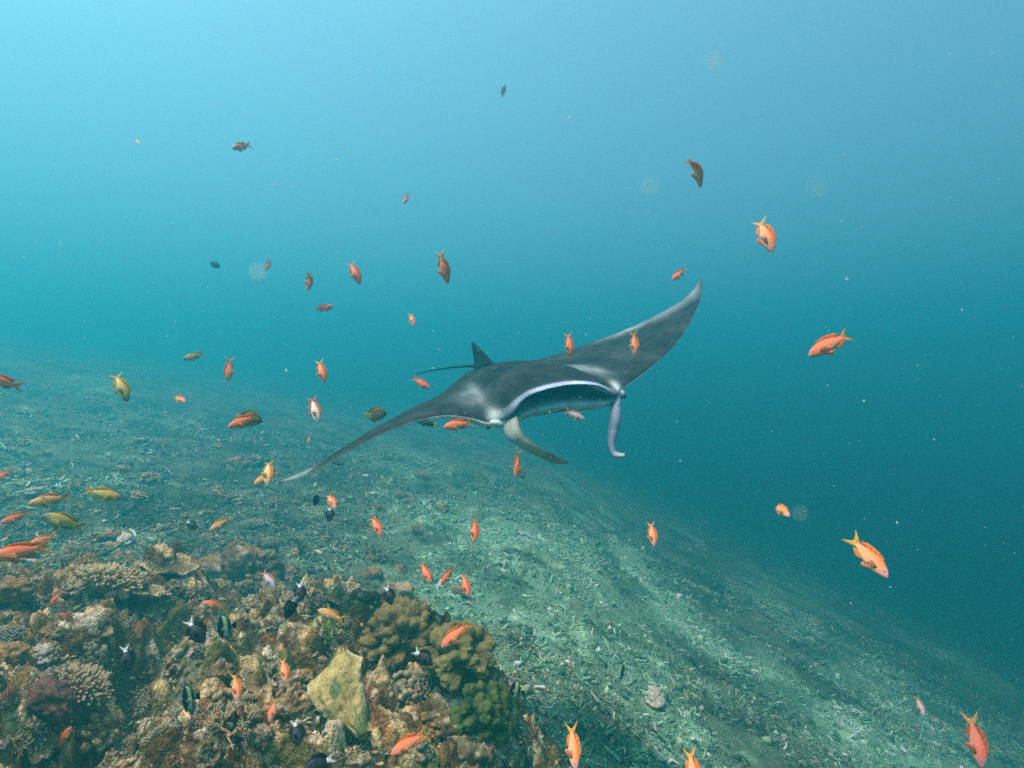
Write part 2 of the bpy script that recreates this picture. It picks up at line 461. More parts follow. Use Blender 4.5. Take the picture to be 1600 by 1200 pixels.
    def ribbon(name, ctr, half, thick, cols, label=None, seg=14, flip=1):
        """curved tapering flap: centre line, half-width vectors, thickness; lens-shaped section"""
        c, tt = catmull(ctr, 40); h, _ = catmull(half, 40); th, _ = catmull([(q,) * 3 for q in thick], 40); cc, _ = catmull(cols, 40)
        Vs, Cs = [], []
        tg = np.gradient(c, axis=0); tg /= np.linalg.norm(tg, axis=1)[:, None]
        for k in range(40):
            hv = h[k]; nn = np.cross(tg[k], hv); nn /= max(np.linalg.norm(nn), 1e-6)
            for s in range(seg):
                a = 2 * pi * s / seg
                Vs.append(c[k] + hv * cos(a) + nn * th[k, 0] * sin(a))
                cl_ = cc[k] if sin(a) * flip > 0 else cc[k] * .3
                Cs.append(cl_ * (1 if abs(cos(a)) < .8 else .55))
        Fs = []
        for k in range(39):
            for s in range(seg):
                a = k * seg + s; b_ = k * seg + (s + 1) % seg; Fs.append((a, b_, b_ + seg, a + seg))
        Fs += [tuple(range(seg))[::-1], tuple(range(39 * seg, 40 * seg))]
        o = part(name, Vs, Fs, np.clip(np.array(Cs), .01, 1)); 
        if label: o['label'] = label
        return o
    k_ = KM
    pal = np.array([.46, .48, .42]); drk = np.array([.05, .055, .06]); blu = np.array([.29, .34, .47])
    # head flap on the image left: broad, sweeping down and inward
    e1 = [(808, 632, 3.95), (813, 667, 3.60), (826, 686, 3.50), (846, 700, 3.42), (870, 712.5, 3.36), (888, 722, 3.33)]
    e2 = [(782, 648, 4.02), (789, 680, 3.74), (811, 697, 3.62), (842, 714, 3.52), (868, 724, 3.44), (888, 724, 3.36)]
    A = np.array([at(*p) * k_ for p in e1]); B = np.array([at(*p) * k_ for p in e2])
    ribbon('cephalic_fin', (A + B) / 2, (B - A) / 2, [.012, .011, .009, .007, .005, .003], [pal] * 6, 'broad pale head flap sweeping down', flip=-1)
    e1 = [(955, 614, 4.12), (954, 650, 3.78), (950, 675, 3.70), (950, 697, 3.64), (957, 713, 3.60), (975, 713.5, 3.56)]
    e2 = [(968, 614, 4.16), (969, 652, 3.84), (966, 674, 3.75), (961, 693, 3.68), (964, 706, 3.64), (977, 709.5, 3.58)]
    A = np.array([at(*p) * k_ for p in e1]); B = np.array([at(*p) * k_ for p in e2])
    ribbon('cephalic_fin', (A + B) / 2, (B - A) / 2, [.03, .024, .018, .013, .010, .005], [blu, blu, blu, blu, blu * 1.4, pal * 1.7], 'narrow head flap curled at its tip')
    # dorsal fin
    D = [((770, 566, 4.85), (742, 578, 5.20)), ((761, 556, 4.90), (741.5, 568, 5.22)), ((750, 545, 4.98), (740, 556, 5.22)), ((742, 537, 5.08), (738, 544, 5.22)), ((737, 533, 5.2), (736.5, 535, 5.22))]
    A = np.array([at(*p[0]) * k_ for p in D]); B = np.array([at(*p[1]) * k_ for p in D])
    ribbon('dorsal_fin', (A + B) / 2, (B - A) / 2, [.022, .016, .011, .007, .003], [dark * 1.1] * 5)
    # whip tail
    Tl = [(746, 572, 5.2), (725, 572.5, 5.42), (700, 575, 5.62), (672, 579.5, 5.82), (646, 585.5, 6.0)]
    c = np.array([at(*p) * k_ for p in Tl])
    ribbon('tail', c, [np.array([0, 0, r * k_]) for r in (.016, .012, .010, .008, .005)], [r * k_ for r in (.016, .012, .010, .008, .005)], [dark] * 5)
    # eyes
    ev, ef = ico(2)
    for (px, py, d) in ((763, 668, 3.80), (976, 620, 4.07)):
        c = np.array(at(px, py, d) * k_)
        part('eye', c + ev * .014 * k_ * np.array([1, 1, 1]), ef, np.tile([.012, .012, .014], (len(ev), 1)))
    # pale swellings of skin round the eyes
    for (px, py, d, sx, sz) in ((782, 660, 3.88, .085, .036), (971, 616, 4.12, .022, .036)):
        c = np.array(at(px, py, d) * k_); q = ev * np.array([sx, .09, sz]) * k_ 
        q = q * (1 + .12 * fbm(ev * 2, 2, 3))[:, None]
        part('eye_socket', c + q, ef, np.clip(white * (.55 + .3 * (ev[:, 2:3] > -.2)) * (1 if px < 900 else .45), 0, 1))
build_manta()

# ------------------------------------------------------------------ fish
def fin_mesh(base, tip, t0=.008, t1=.002):
    """membrane between a base line and a tip line, with real thickness; lists of (x, z) or (x, y, z)"""
    V, Fs = [], []; n = len(base)
    rows = 4
    for side in (1, -1):
        for r in range(rows):
            f = r / (rows - 1)
            for b, t in zip(base, tip):
                b3 = b if len(b) == 3 else (b[0], 0, b[1]); t3 = t if len(t) == 3 else (t[0], 0, t[1])
                th = (t0 * (1 - f) + t1 * f) * side
                V.append((b3[0] + (t3[0] - b3[0]) * f, b3[1] + (t3[1] - b3[1]) * f + th, b3[2] + (t3[2] - b3[2]) * f))
    o = rows * n
    for r in range(rows - 1):
        for k in range(n - 1):
            a = r * n + k
            Fs.append((a, a + 1, a + 1 + n, a + n)); Fs.append((o + a, o + a + n, o + a + 1 + n, o + a + 1))
    rim = list(range(0, n)) + [r * n + n - 1 for r in range(1, rows)] + [(rows - 1) * n + k for k in range(n - 2, -1, -1)] + [r * n for r in range(rows - 2, 0, -1)]
    for a, b in zip(rim, rim[1:] + rim[:1]): Fs.append((a, o + a, o + b, b))
    return np.array(V), Fs

SHAPES = {
 'anthias': dict(t=[0, .05, .14, .28, .45, .62, .78, .9, 1], top=[.0, .052, .098, .135, .148, .13, .092, .058, .052],
                 bot=[.0, .045, .082, .118, .132, .118, .08, .052, .05], wid=.50, ped=-.26,
                 dors=(.24, .86, .045, .065), anal=(.60, .86, .06), tail='fork'),
 'chromis': dict(t=[0, .05, .14, .28, .45, .62, .78, .9, 1], top=[.0, .07, .14, .21, .235, .21, .14, .075, .06],
                 bot=[.0, .06, .12, .19, .22, .20, .13, .07, .055], wid=.36, ped=-.27,
                 dors=(.26, .88, .08, .11), anal=(.55, .88, .10), tail='fork'),
 'butterfly': dict(t=[0, .05, .12, .26, .45, .64, .80, .92, 1], top=[.0, .03, .08, .22, .30, .30, .22, .09, .06],
                 bot=[.0, .03, .07, .19, .28, .28, .20, .08, .055], wid=.24, ped=-.34,
                 dors=(.28, .93, .05, .07), anal=(.55, .93, .07), tail='fan'),
 'wrasse': dict(t=[0, .05, .14, .28, .45, .62, .78, .9, 1], top=[.0, .035, .065, .09, .10, .095, .075, .055, .05],
                 bot=[.0, .03, .055, .08, .09, .085, .065, .05, .045], wid=.6, ped=-.33,
                 dors=(.25, .92, .03, .035), anal=(.55, .92, .03), tail='fan'),
 'idol': dict(t=[0, .06, .14, .26, .44, .62, .80, .92, 1], top=[.0, .025, .06, .25, .36, .33, .20, .08, .06],
                 bot=[.0, .025, .05, .18, .30, .30, .18, .07, .055], wid=.17, ped=-.34,
                 dors=(.30, .90, .16, .05), anal=(.50, .90, .14), tail='fan'),
}
# palettes: back, side, belly, head, fin, tail
PAL = {
 'orange': ((.78, .17, .055), (.88, .27, .11), (.90, .46, .26), (.80, .30, .25), (.88, .30, .06), (.90, .44, .08)),
 'red':    ((.76, .13, .05), (.85, .20, .085), (.88, .36, .20), (.76, .20, .14), (.80, .20, .04), (.86, .30, .05)),
 'dusky':  ((.48, .09, .06), (.58, .13, .09), (.66, .28, .18), (.40, .16, .17), (.52, .14, .04), (.70, .36, .10)),
 'pale':   ((.66, .36, .24), (.80, .56, .44), (.85, .74, .62), (.74, .50, .42), (.70, .18, .08), (.72, .16, .06)),
 'olive':  ((.44, .25, .05), (.54, .36, .09), (.58, .46, .16), (.22, .17, .13), (.52, .34, .06), (.62, .42, .10)),
 'tan':    ((.60, .25, .08), (.70, .36, .14), (.76, .52, .28), (.60, .34, .20), (.62, .30, .06), (.66, .34, .06)),
 'black':  ((.012, .012, .016), (.015, .015, .02), (.018, .018, .024), (.012, .012, .016), (.014, .014, .02), (.82, .84, .84)),
 'slate':  ((.03, .045, .05), (.04, .06, .065), (.06, .08, .085), (.03, .045, .05), (.035, .05, .055), (.06, .08, .08)),
 'green':  ((.02, .05, .03), (.025, .06, .035), (.04, .08, .05), (.02, .05, .03), (.02, .05, .03), (.62, .56, .04)),
 'brown':  ((.13, .085, .02), (.18, .12, .035), (.24, .16, .05), (.16, .12, .05), (.28, .20, .03), (.55, .44, .05)),
 'mauve':  ((.42, .28, .28), (.50, .36, .36), (.56, .44, .42), (.44, .32, .32), (.52, .30, .26), (.60, .26, .18)),
 'idol':   ((.55, .56, .50), (.55, .56, .50), (.55, .56, .50), (.55, .56, .50), (.26, .28, .22), (.015, .015, .015)),
}
_fish = {}
def fish_meshes(shape, pal, bend):
    key = (shape, pal, bend)
    if key in _fish: return _fish[key]
    S = SHAPES[shape]; P = [np.array(c) for c in PAL[pal]]
    nose = .5; L = nose - S['ped']
    def bnd(V):
        V = np.array(V, float)
        d = np.minimum(V[:, 0] - .12, 0)
        ang = bend * 2.2 * d * -1
        y0 = V[:, 1].copy()
        # follow an arc: the rear of the fish swings sideways
        kq = bend * 2.2
        if abs(kq) > 1e-4:
            th = kq * (-d)
            xs = np.where(d < 0, .12 - np.sin(th) / kq, V[:, 0]); ys = np.where(d < 0, (1 - np.cos(th)) / kq, 0)
            V[:, 0] = np.where(d < 0, xs + y0 * np.sin(th), V[:, 0]); V[:, 1] = np.where(d < 0, ys + y0 * np.cos(th), y0)
        return V
    def hts(t): return np.interp(t, S['t'], S['top']), np.interp(t, S['t'], S['bot'])
    out = []
    # body
    nr, ns = 26, 16; V, C = [], []
    tt = np.concatenate([[.006, .02], np.linspace(.05, 1, nr - 2)])
    for t in tt:
        # soften the profile with a few samples
        a = np.mean([hts(np.clip(t + e, 0, 1))[0] for e in (-.03, 0, .03)]); b = np.mean([hts(np.clip(t + e, 0, 1))[1] for e in (-.03, 0, .03)])
        if t < .05: a, b = a * math.sqrt(t / .05) * .9 + .008, b * math.sqrt(t / .05) * .9 + .008
        x = nose - t * L; hw = S['wid'] * .5 * (a + b) * (1 if t < .75 else 1 - .5 * (t - .75) / .25)
        for s in range(ns):
            th = 2 * pi * s / ns; z = sin(th) * (a if sin(th) > 0 else b); y = cos(th) * hw
            V.append((x, y, z))
            v = sin(th)
            c = P[1] + (P[0] - P[1]) * smooth((v - .15) / .6) + (P[2] - P[1]) * smooth((-v - .2) / .6)
            c = c + (P[3] - c) * smooth((.26 - t) / .14)
            if shape == 'butterfly':
                if .13 < t < .23: c = np.array([.012, .012, .012])
                if t < .10: c = c * .5
                if t > .9: c = P[5]
            if shape == 'idol':
                yel = np.array([.62, .62, .12]); blk = np.array([.012, .012, .014]); c = np.array([.60, .64, .56])
                if .10 < t < .46: c = blk
                elif .54 < t < .70: c = yel
                elif .70 <= t < .95: c = blk
                if t < .06: c = blk
            if pal == 'black' and t > .93: c = P[5]
            C.append(c)
    Fs = []
    nrr = len(tt)
    for r in range(nrr - 1):
        for s in range(ns):
            a = r * ns + s; b = r * ns + (s + 1) % ns; Fs.append((a, a + ns, b + ns, b))
    Fs += [tuple(range(ns)), tuple(range((nrr - 1) * ns, nrr * ns))[::-1]]
    out.append(('body', mesh_of('body', bnd(V), Fs, np.array(C), M_FISH)))
    def fin(name, base, tip, c0, c1, t0=.008, n=None):
        V, Fs = fin_mesh(base, tip, t0); k = len(base); f = np.tile(np.repeat(np.arange(4) / 3, k), 2)[:, None]
        ray = (.86 + .14 * np.cos(np.tile(np.arange(k), 8) * pi))[:, None]
        out.append((name, mesh_of(name, bnd(V), Fs, np.clip((c0 * (1 - f) + c1 * f) * ray, 0, 1), M_FIN)))
    # dorsal fin
    a, b, h1, h2 = S['dors']; ts = np.linspace(a, b, 11); base, tip = [], []
    for k, t in enumerate(ts):
        x = nose - t * L; top = hts(t)[0]; f = k / 10
        h = (h1 + (h2 - h1) * f) * (smooth(f / .12) * .7 + .3) * (1 - .75 * smooth((f - .82) / .18))
        base.append((x, top * .93)); tip.append((x - .05 - .05 * f, top + h))
    if shape == 'idol':
        tip = [(nose - t * L - .05, hts(t)[0] + .05 + .28 * math.exp(-k * .9)) for k, t in enumerate(ts)]
    fc = np.array([.014, .014, .014]) if pal == 'black' else P[4]
    fin('dorsal_fin', base, tip, (P[0] + fc) / 2, fc)
    if shape == 'idol':
        # long trailing filament of the dorsal fin
        ctr = [np.array([.18, 0, .40]), np.array([.10, 0, .62]), np.array([-.10, 0, .86]), np.array([-.42, 0, 1.02]), np.array([-.78, 0, 1.12])]
        c, _ = catmull(ctr, 22); base = [(p[0] + .012 * (1 - i / 24), p[2] - .035 * (1 - i / 22)) for i, p in enumerate(c)]
        tip = [(p[0], p[2] + .02 * (1 - i / 22) + .004) for i, p in enumerate(c)]
        fin('dorsal_filament', base, tip, P[4], P[4], .01)
    a, b, h = S['anal']; ts = np.linspace(a, b, 8); base, tip = [], []
    for k, t in enumerate(ts):
        x = nose - t * L; f = k / 7; hh = h * (smooth(f / .25) * .8 + .2) * (1 - .6 * smooth((f - .6) / .4))
        base.append((x, -hts(t)[1] * .93)); tip.append((x - .07 - .03 * f, -hts(t)[1] - hh))
    fin('anal_fin', base, tip, fc, fc * 1.15)
    # tail
    xp = S['ped']; base, tip = [], []
    for k in range(13):
        f = k / 12 * 2 - 1
        base.append((xp + .03, f * .052))
        if S['tail'] == 'fork':
            r = .085 + .15 * abs(f) ** 1.7; tip.append((xp - r, f * (.10 + .065 * abs(f))))
        else:
            tip.append((xp - .15 + .03 * f * f, f * .11))
    fin('tail_fin', base, tip, P[5], P[5] * 1.05, .010)
    # paired fins
    for sgn in (1, -1):
        wz = .5 * S['wid'] * (hts(.34)[0] + hts(.34)[1]); x0 = nose - .30 * L
        base = [(x0, sgn * wz * .96, -.01 - .012 * k) for k in range(5)]
        tip = [(x0 - .15 - .01 * k, sgn * (wz + .07 + .01 * k), .02 - .035 * k) for k in range(5)]
        fin('pectoral_fin', base, tip, P[4] * .9 if pal != 'black' else fc, P[2] if pal != 'black' else fc, .004)
        zb = -hts(.36)[1] * .9
        base = [(nose - .34 * L - .018 * k, sgn * .02, zb) for k in range(4)]
        tip = [(nose - .34 * L - .15 - .012 * k, sgn * .05, zb - .10 + .022 * k) for k in range(4)]
        fin('pelvic_fin', base, tip, fc, fc * 1.1, .004)
        ev, ef = ico(1); te = .15 if shape not in ('butterfly', 'idol') else .17
        we = .5 * S['wid'] * (hts(te)[0] + hts(te)[1]) * .80
        z0 = hts(te)[0] * .32; ee = ev * np.array([.024, .010, .024]) + np.array([nose - te * L, sgn * we, z0])
        out.append(('eye', mesh_of('eye', ee, ef, np.where((np.hypot(ev[:, 0], ev[:, 2]) < .8)[:, None], [.01, .01, .015], [.45, .35, .38]), M_FISH)))
    _fish[key] = out
    return out

LEN = {'anthias': .095, 'chromis': .075, 'butterfly': .10, 'wrasse': .09, 'idol': .10}
def fish(name, shape, pal, head, tail, out, bend, label, cat, group, side=0, roll=0, size=1., parts=True):
    """head and tail pixel; out: degrees the head points towards the camera; side +1/-1 picks which flank is up"""
    hx, hy = head; tx, ty = tail
    d2 = np.array([hx - tx, -(hy - ty)], float); Lp = np.hypot(*d2); d2 /= Lp
    La = LEN[shape] * size * (1 - .09 * abs(bend))
    Y = La * max(cos(R(out)), .35) * F / Lp
    cx, cy = (hx + tx) / 2, (hy + ty) / 2
    if cy > 640:
        lim = hit(cx, cy + 6).y * .94 - .03
        if Y > lim: La *= lim / Y; Y = lim
    c = at(cx, cy, Y); view = c.normalized()
    ex = Vector((1, 0, 0)); ex = (ex - view * ex.dot(view)).normalized(); ez = ex.cross(view).normalized()
    fwd = (ex * d2[0] + ez * d2[1]) * cos(R(out)) - view * sin(R(out)); fwd.normalize()
    pz = np.array([-d2[1], d2[0]])
    if side: pz = pz * (1 if pz[0] * side > 0 else -1)
    elif abs(pz[1]) < .05: pz = pz * (1 if pz[0] > 0 else -1)
    elif pz[1] < 0: pz = -pz
    up = ex * pz[0] + ez * pz[1]
    up = (up - fwd * up.dot(fwd)).normalized(); lat = up.cross(fwd)
    if roll:                                    # roll the back towards (+) or away from the camera
        tw = -view; tw = (tw - fwd * tw.dot(fwd)).normalized()
        sg = 1 if lat.dot(tw) > 0 else -1
        up = (up * cos(R(roll)) + lat * sg * sin(R(roll))).normalized(); lat = up.cross(fwd)
    s = La / (1 - .09 * abs(bend))
    M = Matrix((( fwd.x, lat.x, up.x), (fwd.y, lat.y, up.y), (fwd.z, lat.z, up.z))).to_4x4()
    root = empty(name); root.matrix_world = Matrix.Translation(c) @ M @ Matrix.Diagonal((s, s, s, 1))
    tag(root, label, cat, group)
    for pn, me in fish_meshes(shape, pal, bend): add(pn, me, root)
    return root

GA = 'orange anthias schooling around the reef'; GC = 'black fish with white tails near the reef'
AN = [  # palette, head, tail, out, bend, roll, side, size, label
 ('orange', (789,133), (784,153), 20, 0, 20, 0, 1, 'tiny anthias alone near the top centre, highest fish of all'),
 ('pale', (216,226), (212,217), 55, 0, 0, 0, 1, 'tiny pale fish high in the far upper left water'),
 ('red', (364,232), (391,226), 35, .3, 0, 0, .9, 'small plump red anthias alone in the upper left water'),
 ('orange', (1097,289), (1082,238), 0, -1.1, 50, 1, 1.05, 'shaded anthias curled like a comma with a yellow tail'),
 ('orange', (1209,393), (1181,338), 25, .35, 0, 0, 1, 'plump bright orange anthias diving right of the raised wing tip'),
 ('orange', (631,318), (638,303), 40, .3, 20, 0, 1, 'small dim anthias alone in the upper centre water'),
 ('orange', (699,443), (686,391), 0, .1, 25, 0, 1, 'large anthias diving head down high above the whip tail'),
 ('red', (561,444), (547,407), 15, .4, 0, 0, 1, 'orange anthias diving, left of the largest one above the manta'),
 ('red', (481,453), (485,424), 15, -.7, 10, 1, 1, 'small slim anthias hanging head down, upper centre left'),
 ('orange', (414,424), (424,404), 20, 0, 20, 0, 1, 'tiny orange anthias head down beside a blurred pale speck'),
 ('red', (521,479), (491,484), 10, .2, 10, 0, 1, 'small anthias swimming level to the right in open water'),
 ('orange', (646,510), (641,488), 30, .2, 0, 0, 1, 'small orange anthias left of the manta, above the thin tail'),
 ('red', (1051,438), (1070,419), 30, .3, 0, 0, 1, 'small dark red anthias just left of the raised wing tip'),
 ('red', (1270,556), (1329,516), 15, -.6, -10, 0, 1, 'red anthias with raised back fin and forked tail, far right'),
 ('red', (892,557), (886,518), 12, .2, 20, 0, 1, 'orange anthias head down against the edge of the dark raised wing'),
 ('orange', (992,555), (990,517), 15, -.2, 20, 0, 1, 'orange anthias head down in the middle of the dark raised wing'),
 ('olive', (288,562), (319,551), 10, .1, 0, 0, 1, 'olive brown fish with forked tail heading left, left water'),
 ('orange', (357,596), (359,557), 15, .15, 15, 0, 1, 'slim orange anthias head down above the distant left slope'),
 ('orange', (507,599), (497,560), 12, .3, 15, 0, 1, 'orange anthias diving directly above the whitish one'),
 ('olive', (197,627), (180,579), 15, .5, 0, 0, 1.1, 'yellow olive fish with dark head diving over the left slope'),
 ('orange', (288,628), (272,619), 50, .2, 0, 0, 1, 'small round orange anthias seen head on over the left slope'),
 ('red', (-22,588), (31,606), 0, .1, 0, 0, 1, 'red fish half cut off by the left edge of the view'),
 ('red', (672,608), (644,589), 10, .2, 0, 0, 1, 'small red anthias just below the tip of the whip tail'),
 ('pale', (497,661), (486,617), 15, .35, 0, 0, 1, 'whitish pink anthias with red fins diving in mid water'),
 ('red', (360,668), (402,648), 10, .5, 0, 0, .9, 'red anthias crossing in front of a dark butterflyfish'),
 ('red', (693,668), (741,659), 0, .1, 0, 0, .8, 'red anthias swimming level beneath the lower wing by the eye'),
 ('mauve', (914,657), (881,640), 5, .1, 0, 0, .8, 'dull pinkish fish in front of the open mouth'),
 ('orange', (806,748), (810,700), 20, .1, 60, 0, 1, 'orange anthias seen from above below the broad head flap'),
 ('red', (481,692), (485,681), 30, 0, 0, 0, 1, 'tiny red fish below the whitish pink anthias'),
 ('tan', (419,757), (417,716), 25, .4, 20, 0, 1, 'tan orange anthias head down at the tip of the low wing'),
 ('tan', (400,757), (431,735), 20, .5, 0, 0, 1, 'brown orange anthias crossing the tan one at the low wing tip'),
 ('orange', (524,794), (511,770), 35, .3, 0, 0, 1, 'orange anthias just above a black white-tailed fish on the slope'),
 ('tan', (331,829), (358,808), 20, .4, 0, 0, 1, 'brownish orange anthias right of a round black fish'),
 ('red', (596,837), (579,805), 20, .4, 0, 0, 1, 'red anthias with yellow tail over the pale slope, below the low wing'),
 ('red', (741,847), (742,808), 10, -.3, 15, 1, 1, 'slim red anthias hanging head down over the middle of the slope'),
 ('red', (673,910), (656,878), 15, .2, 15, 0, 1, 'leftmost of three red anthias together on the slope'),
 ('red', (690,913), (708,885), 10, .1, 20, 0, 1, 'slimmest and middle one of three red anthias together on the slope'),
 ('red', (732,931), (722,896), 15, .3, 15, 0, 1, 'rightmost of three red anthias together on the slope'),
 ('red', (691,1010), (734,972), 0, .05, 0, 0, 1, 'vivid red orange anthias just above the lumpy green soft coral'),
 ('orange', (449,1064), (438,1028), 15, .1, 10, 0, .9, 'orange anthias above the reef left of the yellow leaf coral'),
 ('orange', (375,1092), (362,1051), 15, .1, 10, 0, .9, 'orange anthias over the rubble right of a moorish idol'),
 ('orange', (425,1125), (427,1092), 15, .1, 0, 0, .9, 'orange anthias touching a black fish left of the leaf coral'),
 ('red', (613,1176), (668,1145), 5, .1, 0, 0, 1, 'large red anthias low at the bottom between the corals'),
 ('orange', (897,1196), (893,1132), 10, .15, 25, 0, 1, 'orange anthias head down at the bottom edge, right of the reef'),
 ('orange', (1084,1236), (1081,1172), 10, .1, 15, 0, 1, 'orange anthias mostly cut off by the bottom edge'),
 ('mauve', (1438,1117), (1436,1087), 15, .1, 20, 0, 1, 'dim pinkish fish far down the right slope'),
 ('dusky', (1519,1192), (1531,1118), 10, -.2, 25, 1, 1.1, 'dark red anthias head down in the bottom right corner'),
 ('orange', (1230,806), (1208,784), 40, .7, 0, 0, .9, 'small curled orange anthias in the right open water'),
 ('orange', (1021,853), (1017,814), 12, .15, 15, 0, 1, 'pale orange anthias head down over the green sandy slope'),
 ('orange', (1376,900), (1333,834), 12, .15, 0, 0, 1, 'biggest orange anthias, violet-headed, diving in the right open water'),
 ('orange', (-6,752), (17,732), 15, .2, 0, 0, .9, 'orange fish poking in at the left edge over the slope'),
 ('red', (8,818), (40,800), 15, .3, 0, 0, .9, 'small red orange anthias near the left edge, above the big one'),
 ('red', (-2,872), (72,852), 5, .1, 0, 0, 1, 'big brick red anthias at the left edge over the reef'),
 ('orange', (52,850), (84,836), 20, .1, 0, 0, .8, 'dim orange anthias just above the big brick red one'),
 ('tan', (53,788), (105,774), 5, .1, 0, 0, 1, 'sandy coloured fish heading left over the left reef'),
 ('olive', (186,780), (134,764), 5, .2, 0, 0, 1, 'olive fish with orange tail heading right over the left reef'),
 ('olive', (72,806), (132,826), 5, -.2, 0, 0, 1.1, 'mottled green-yellow fish close above the left reef'),
 ('red', (83,943), (95,921), 15, .1, 0, 0, .8, 'small red anthias among the pale corals, far left'),
 ('red', (93,960), (118,972), 20, .1, 0, 0, .8, 'red anthias beside a bright coral knob, left reef'),
 ('tan', (48,960), (62,998), 15, -.6, 0, 1, .9, 'curled pinkish tan anthias over the left reef crest'),
 ('red', (104,1138), (97,1168), 30, .1, 0, 0, .8, 'dim red fish in the shade beside the maroon boulder coral'),
 ('orange', (318,942), (352,948), 15, .1, 0, 0, .8, 'orange anthias above the upper moorish idol, by the dark cleft'),
 ('tan', (497,954), (541,970), 5, .2, 0, 0, .9, 'tan yellow fish over the reef right of two black fish'),
 ('mauve', (430,918), (407,891), 20, .2, 10, 0, .9, 'pale lilac grey fish above the reef crest'),
]
for (pal, h, tl, out, bend, roll, side, size, label) in AN:
    nm = 'reef_fish' if pal in ('olive', 'mauve') else 'anthias_fish'
    fish(nm, 'anthias', pal, h, tl, out, bend, label, 'fish', GA if nm == 'anthias_fish' else None, side, roll, size)

CH = [
 ('black', (492,791), (497,768), 10, 0, 50, 'slim black fish with white tail tip, left of an orange anthias'),
 ('black', (516,815), (514,791), 15, .1, 20, 'black white-tailed fish right under an orange anthias on the slope'),
 ('slate', (532,799), (526,793), 30, 0, 0, 'tiny grey fish beside a black white-tailed fish'),
 ('black', (307,827), (291,813), 20, .1, 0, 'round black fish alone over the left slope'),
 ('black', (613,944), (601,915), 15, .1, 10, 'black white-tailed fish alone above the brown soft coral'),
 ('black', (470,940), (466,909), 25, .1, 0, 'upper black fish with bright white tail of a touching pair'),
 ('black', (450,966), (459,930), 5, .1, 30, 'lower slender black fish of a touching pair'),
 ('black', (676,1038), (645,1016), 15, .1, 0, 'plump black fish in front of the lumpy soft corals'),
 ('black', (532,1037), (526,1012), 25, .1, 0, 'small bluish black fish above the yellow leaf coral'),
 ('black', (456,1118), (433,1097), 15, .1, 0, 'black white-tailed fish touching an orange one, left of leaf coral'),
 ('black', (470,1162), (456,1126), 15, .1, 0, 'large black fish with pale tail left of the leaf coral stalk'),
 ('black', (478,1204), (522,1184), 10, .1, 0, 'black fish with bright tail cut off by the bottom edge'),
 ('black', (320,1003), (290,968), 10, .1, 0, 'dusky black fish with gleaming tail in the dark cleft'),
 ('black', (204,1046), (190,1009), 10, .1, 0, 'dark fish with small white tail inside the shaded cleft'),
 ('slate', (414,890), (396,872), 20, .1, 0, 'dark grey fish hovering at the reef crest by wispy plumes'),
 ('slate', (493,896), (477,886), 20, .1, 0, 'small charcoal fish right of the wispy plumes'),
 ('slate', (820,748), (812,736), 30, 0, 0, 'small grey fish behind the anthias seen from above'),
 ('slate', (343,418), (328,410), 10, 0, 0, 'tiny faint greenish fish in the far left water'),
]
for (pal, h, tl, out, bend, roll, label) in CH:
    fish('damselfish', 'chromis', pal, h, tl, out, bend, label, 'fish', GC if pal == 'black' else None, 0, roll)
for (sh, pal, h, tl, out, bend, roll, label, nm) in [
 ('butterfly', 'brown', (410,659), (371,650), 5, .05, 0, 'dark oval butterflyfish behind a red anthias', 'butterflyfish'),
 ('butterfly', 'brown', (606,646), (571,649), 5, .05, 0, 'oval brown butterflyfish with yellow rear beside the low wing', 'butterflyfish'),
 ('wrasse', 'green', (649,658), (684,665), 0, .05, 0, 'slender dark green fish with yellow tail under the low wing', 'wrasse'),
 ('wrasse', 'slate', (539,727), (519,723), 5, .1, 0, 'tiny slender dark fish just below the low wing', 'wrasse'),
 ('wrasse', 'slate', (588,868), (581,851), 10, .1, 20, 'tiny slender dark fish on the pale slope, left of three anthias', 'wrasse'),
 ('wrasse', 'slate', (969,1062), (976,1040), 10, .1, 20, 'tiny slender dark fish low on the right slope', 'wrasse'),
 ('idol', 'idol', (794,1076), (818,1082), 45, .15, 0, 'small striped moorish idol with long streamer right of the green coral', 'moorish_idol'),
 ('idol', 'idol', (284,1096), (304,1089), 68, .3, 0, 'large moorish idol with yellow bar above the lower left rubble', 'moorish_idol'),
 ('idol', 'idol', (338,984), (364,977), 58, .2, 0, 'dark striped moorish idol with trailing streamer by the dark cleft', 'moorish_idol')]:
    fish(nm, sh, pal, h, tl, out, bend, label, 'fish', None, 0, roll, .8 if h[0] > 700 and nm == 'moorish_idol' else 1)

# ------------------------------------------------------------------ corals and rocks of the near reef
def tube(path, rad, seg=5):
    path = np.asarray(path, float); n = len(path); tg = np.gradient(path, axis=0); V, Fs = [], []
    for k in range(n):
        t = tg[k] / (np.linalg.norm(tg[k]) + 1e-9); a = np.cross(t, [0, 0, 1] if abs(t[2]) < .9 else [1, 0, 0]); a /= np.linalg.norm(a); b = np.cross(t, a)
        for s in range(seg):
            th = 2 * pi * s / seg; V.append(path[k] + rad[k] * (a * cos(th) + b * sin(th)))
    for k in range(n - 1):
        for s in range(seg):
            i = k * seg + s; j = k * seg + (s + 1) % seg; Fs.append((i, j, j + seg)); Fs.append((i, j + seg, i + seg))
    for s in range(1, seg - 1): Fs.append(((n - 1) * seg, (n - 1) * seg + s, (n - 1) * seg + s + 1))
    return np.array(V), np.array(Fs)

def join(parts):
    V, Fs, C, o = [], [], [], 0
    for v, f, c in parts:
        V.append(v); Fs.append(f + o); C.append(np.broadcast_to(c, (len(v), 3))); o += len(v)
    return np.vstack(V), np.vstack(Fs), np.vstack(C)

